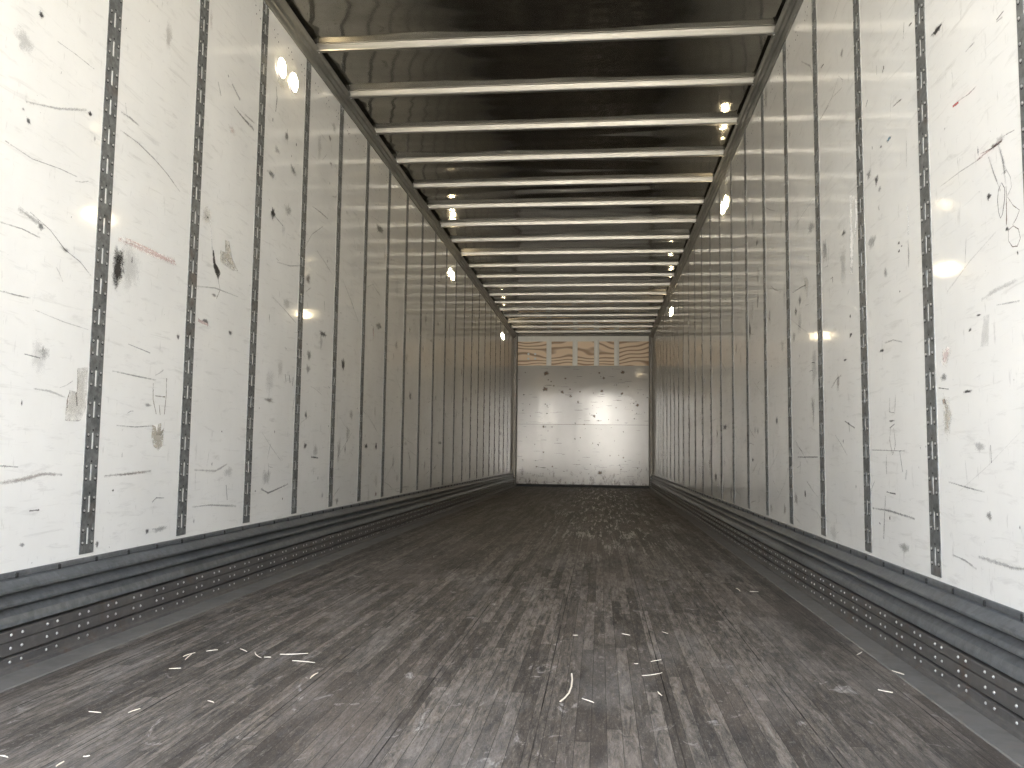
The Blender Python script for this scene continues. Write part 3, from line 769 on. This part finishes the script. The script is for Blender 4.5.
# ------------------------------------------------------------------ roof bows
bw = [4.402+PITCH*i for i in range(0, 19)]
mb = MB(); pr = [(-.030, ZR-.0005), (-.030, ZR-.0025), (-.021, ZR-.0035), (-.016, ZR-.032), (-.012, ZR-.038), (.012, ZR-.038), (.016, ZR-.032), (.021, ZR-.0035), (.030, ZR-.0025), (.030, ZR-.0005)]
mb.extrude([(a_, b_-ZR) for a_, b_ in pr], lambda p, t: (t, p[0], p[1]), -W/2+.046, W/2-.046, close=True, n=1)
bproto = empty('roof_bow'); mb.build('bow_channel', BOW, bproto)
for s_ in (-1, 1):
    x_ = s_*(W/2-.046)
    mb = MB(); mb.box(*sorted_box((x_, -.030, -.030), (x_+s_*.030, .030, -.004))); mb.box(*sorted_box((x_-s_*.012, -.024, -.0405), (x_+s_*.004, .024, -.0383)))
    eb = mb.build('end_bracket', RAIL, bproto)
    mb = MB(); mb.dome((x_-s_*.004, 0, -.0405), (0, 0, -1), (1, 0, 0), .006, .004, 8); mb.build('bolt', RIVET, eb, True)
for i, y in enumerate(bw):
    o = bproto if i == 0 else copy_tree(bproto)
    o.location = (W/2, y, ZR)
    tag(o, 'bright galvanized roof bow across the ceiling, %s' % nth(i, len(bw)), 'roof bow', 'roof bows across the ceiling')

for i in range(7):
    o = copy_tree(bproto); o.location = (W/2, 4.402-PITCH*(i+1), ZR)
    tag(o, 'bright galvanized roof bow overhead, %s in from the open doorway' % ['seventh', 'sixth', 'fifth', 'fourth', 'third', 'second', 'first'][i], 'roof bow', 'roof bows across the ceiling')

# ------------------------------------------------------------------ dome lamps, in pairs high on both walls
mb = MB(); ring = []
def lathe(mb, prof, seg=32, mi=0):
    b = len(mb.v)
    for x_, r__ in prof:
        for i in range(seg):
            t = 2*math.pi*i/seg; mb.v.append((x_, r__*math.cos(t), r__*math.sin(t)))
    for j in range(len(prof)-1):
        for i in range(seg):
            a_ = b+j*seg+i; b_ = b+j*seg+(i+1) % seg; mb.f.append((a_, b_, b_+seg, a_+seg)); mb.mi.append(mi)
lathe(mb, [(0, .054), (.004, .054), (.006, .052), (.006, .0495)])
lp = empty('wall_lamp'); mb.build('lamp_rim', RIM, lp, smooth=True)
mb = MB(); lathe(mb, [(.0045, .0495), (.008, .047), (.011, .042), (.013, .030), (.014, .012), (.0142, .0005)])
mb.build('lamp_lens', LENS, lp, True)
first = True
LPOS = [(0, 4.071, 'nearest pair'), (0, 8.93, 'middle pair'), (0, 13.80, 'farthest pair'), (1, 6.53, 'nearer pair'), (1, 11.45, 'farther pair')]
for side, yc, nm in LPOS:
    for d in (-1, 1):
        o = lp if first else copy_tree(lp); first = False
        o.location = (0 if side == 0 else W, yc+d*.084, 2.578)
        o.rotation_euler = (0, 0, 0 if side == 0 else math.pi)
        tag(o, 'round glowing lamp high on the %s wall, %s, the %s of the two' % ('left' if side == 0 else 'right', nm, 'nearer' if d < 0 else 'farther'), 'lamp', 'round wall lamps')

# ------------------------------------------------------------------ splinters and straw on the floor
for i, ((xa, ya_), (xb, yb_)) in enumerate(SPLINTERS):
    r_ = random.Random(i); d = Vector((xb-xa, yb_-ya_)); L_ = max(d.length, .012)
    L_ = min(L_, .09)
    mb = MB(); N = 5; wv_ = .0012+.0011*r_.random(); wv_ *= 2.2 if i == 11 else 1
    bend = r_.uniform(-.09, .09)*L_
    prev = []
    for j in range(N+1):
        t = j/N-.5; wj = wv_*(1-abs(t)*1.5)*r_.uniform(.8, 1.2)+.0003
        yb2 = bend*(1-4*t*t); h_ = .0012+.0008*r_.random()
        prev.append([(t*L_, yb2-wj, 0), (t*L_, yb2-wj*.5, h_), (t*L_, yb2+wj*.6, h_*.9), (t*L_, yb2+wj, 0)])
    b = 0
    for ring_ in prev: mb.v += ring_
    for j in range(N):
        for k_ in range(4):
            a_ = j*4+k_; c_ = j*4+(k_+1) % 4; mb.f.append((a_, c_, c_+4, a_+4)); mb.mi.append(0)
    mb.f += [(3, 2, 1, 0), (N*4, N*4+1, N*4+2, N*4+3)]; mb.mi += [0, 0]
    nm_ = 'straw' if i == 15 else 'wood_splinter'
    if i == 15:                                # one curved straw
        mb = MB(); path = [(1.563, 2.402), (1.5665, 2.34), (1.5665, 2.27), (1.562, 2.21), (1.553, 2.165), (1.543, 2.132)]
        cx0, cy0 = (xa+xb)/2, (ya_+yb_)/2; d = Vector((1, 0))
        for q_, p in enumerate(path):
            a_ = path[max(q_-1, 0)]; c_ = path[min(q_+1, len(path)-1)]; t = Vector((c_[0]-a_[0], c_[1]-a_[1])).normalized(); n_ = Vector((-t.y, t.x))*.0024
            X_, Y_ = p[0]-cx0, p[1]-cy0
            mb.v += [(X_-n_.x, Y_-n_.y, 0), (X_-n_.x*.5, Y_-n_.y*.5, .002), (X_+n_.x*.5, Y_+n_.y*.5, .002), (X_+n_.x, Y_+n_.y, 0)]
        for j in range(len(path)-1):
            for k_ in range(4):
                a_ = j*4+k_; c_ = j*4+(k_+1) % 4; mb.f.append((a_, c_, c_+4, a_+4)); mb.mi.append(0)
    o = mb.build(nm_, SPL); o.location = ((xa+xb)/2, (ya_+yb_)/2, .0035 if (xa+xb)/2 > W-.13 else .0004); o.rotation_euler = (0, 0, math.atan2(d.y, d.x))
    x_ = (xa+xb)/2; y_ = (ya_+yb_)/2
    tag(o, SLAB[i], 'straw' if nm_ == 'straw' else 'splinter', 'wood splinters littering the floor')

# ------------------------------------------------------------------ outside, behind the camera
mb = MB(); mb.box((-60, -120, -1.35), (62, 40, -1.25)); tag(mb.build('yard_ground', CONC), 'sunlit concrete yard below the open doorway', kind='structure')

def block(name, a, b, mat, label, cat, roofm):
    mb = MB(); mb.box(a, b); root = mb.build(name, mat)
    mb = MB(); mb.box((a[0]-.2, a[1]-.2, b[2]+.002), (b[0]+.2, b[1]+.2, b[2]+.35)); mb.build('parapet', roofm, root)
    for k_ in range(6):
        xa = a[0]+2+(b[0]-a[0]-4)*k_/6
        mb = MB(); mb.box((xa, b[1]+.003, a[2]), (xa+3, b[1]+.06, a[2]+4)); mb.build('dock_door', roofm, root)
    return tag(root, label, cat)
q = NT('blocker_grey'); q.set(Base_Color=(.20, .20, .20), Roughness=.7); BLKR = q.m
wh = block('blocker', (-40, -44, -1.25), (44, -30, 7), BLKR, 'unseen grey warehouse with a white stair tower facing the open doorway', None, SKIN)  # unseen building, added to limit outside light and darken the end wall's reflection
wh['kind'] = 'structure'
q = NT('reflector_white'); q.set(Base_Color=(.85, .84, .80), Roughness=.7); REFL = q.m
mb = MB(); mb.box((.86, -29.78, -1.25), (2.58, -28.5, 8.4)); tw = mb.build('reflector_tower', REFL, wh)  # unseen white tower, added to throw the bright patch on the end wall
mb = MB(); mb.box((.76, -29.78, 8.402), (2.68, -28.4, 8.6)); mb.build('coping', SKIN, tw)
mb = MB(); mb.box((1.25, -28.498, -1.25), (2.15, -28.45, .85)); mb.build('door', BLKR, tw)
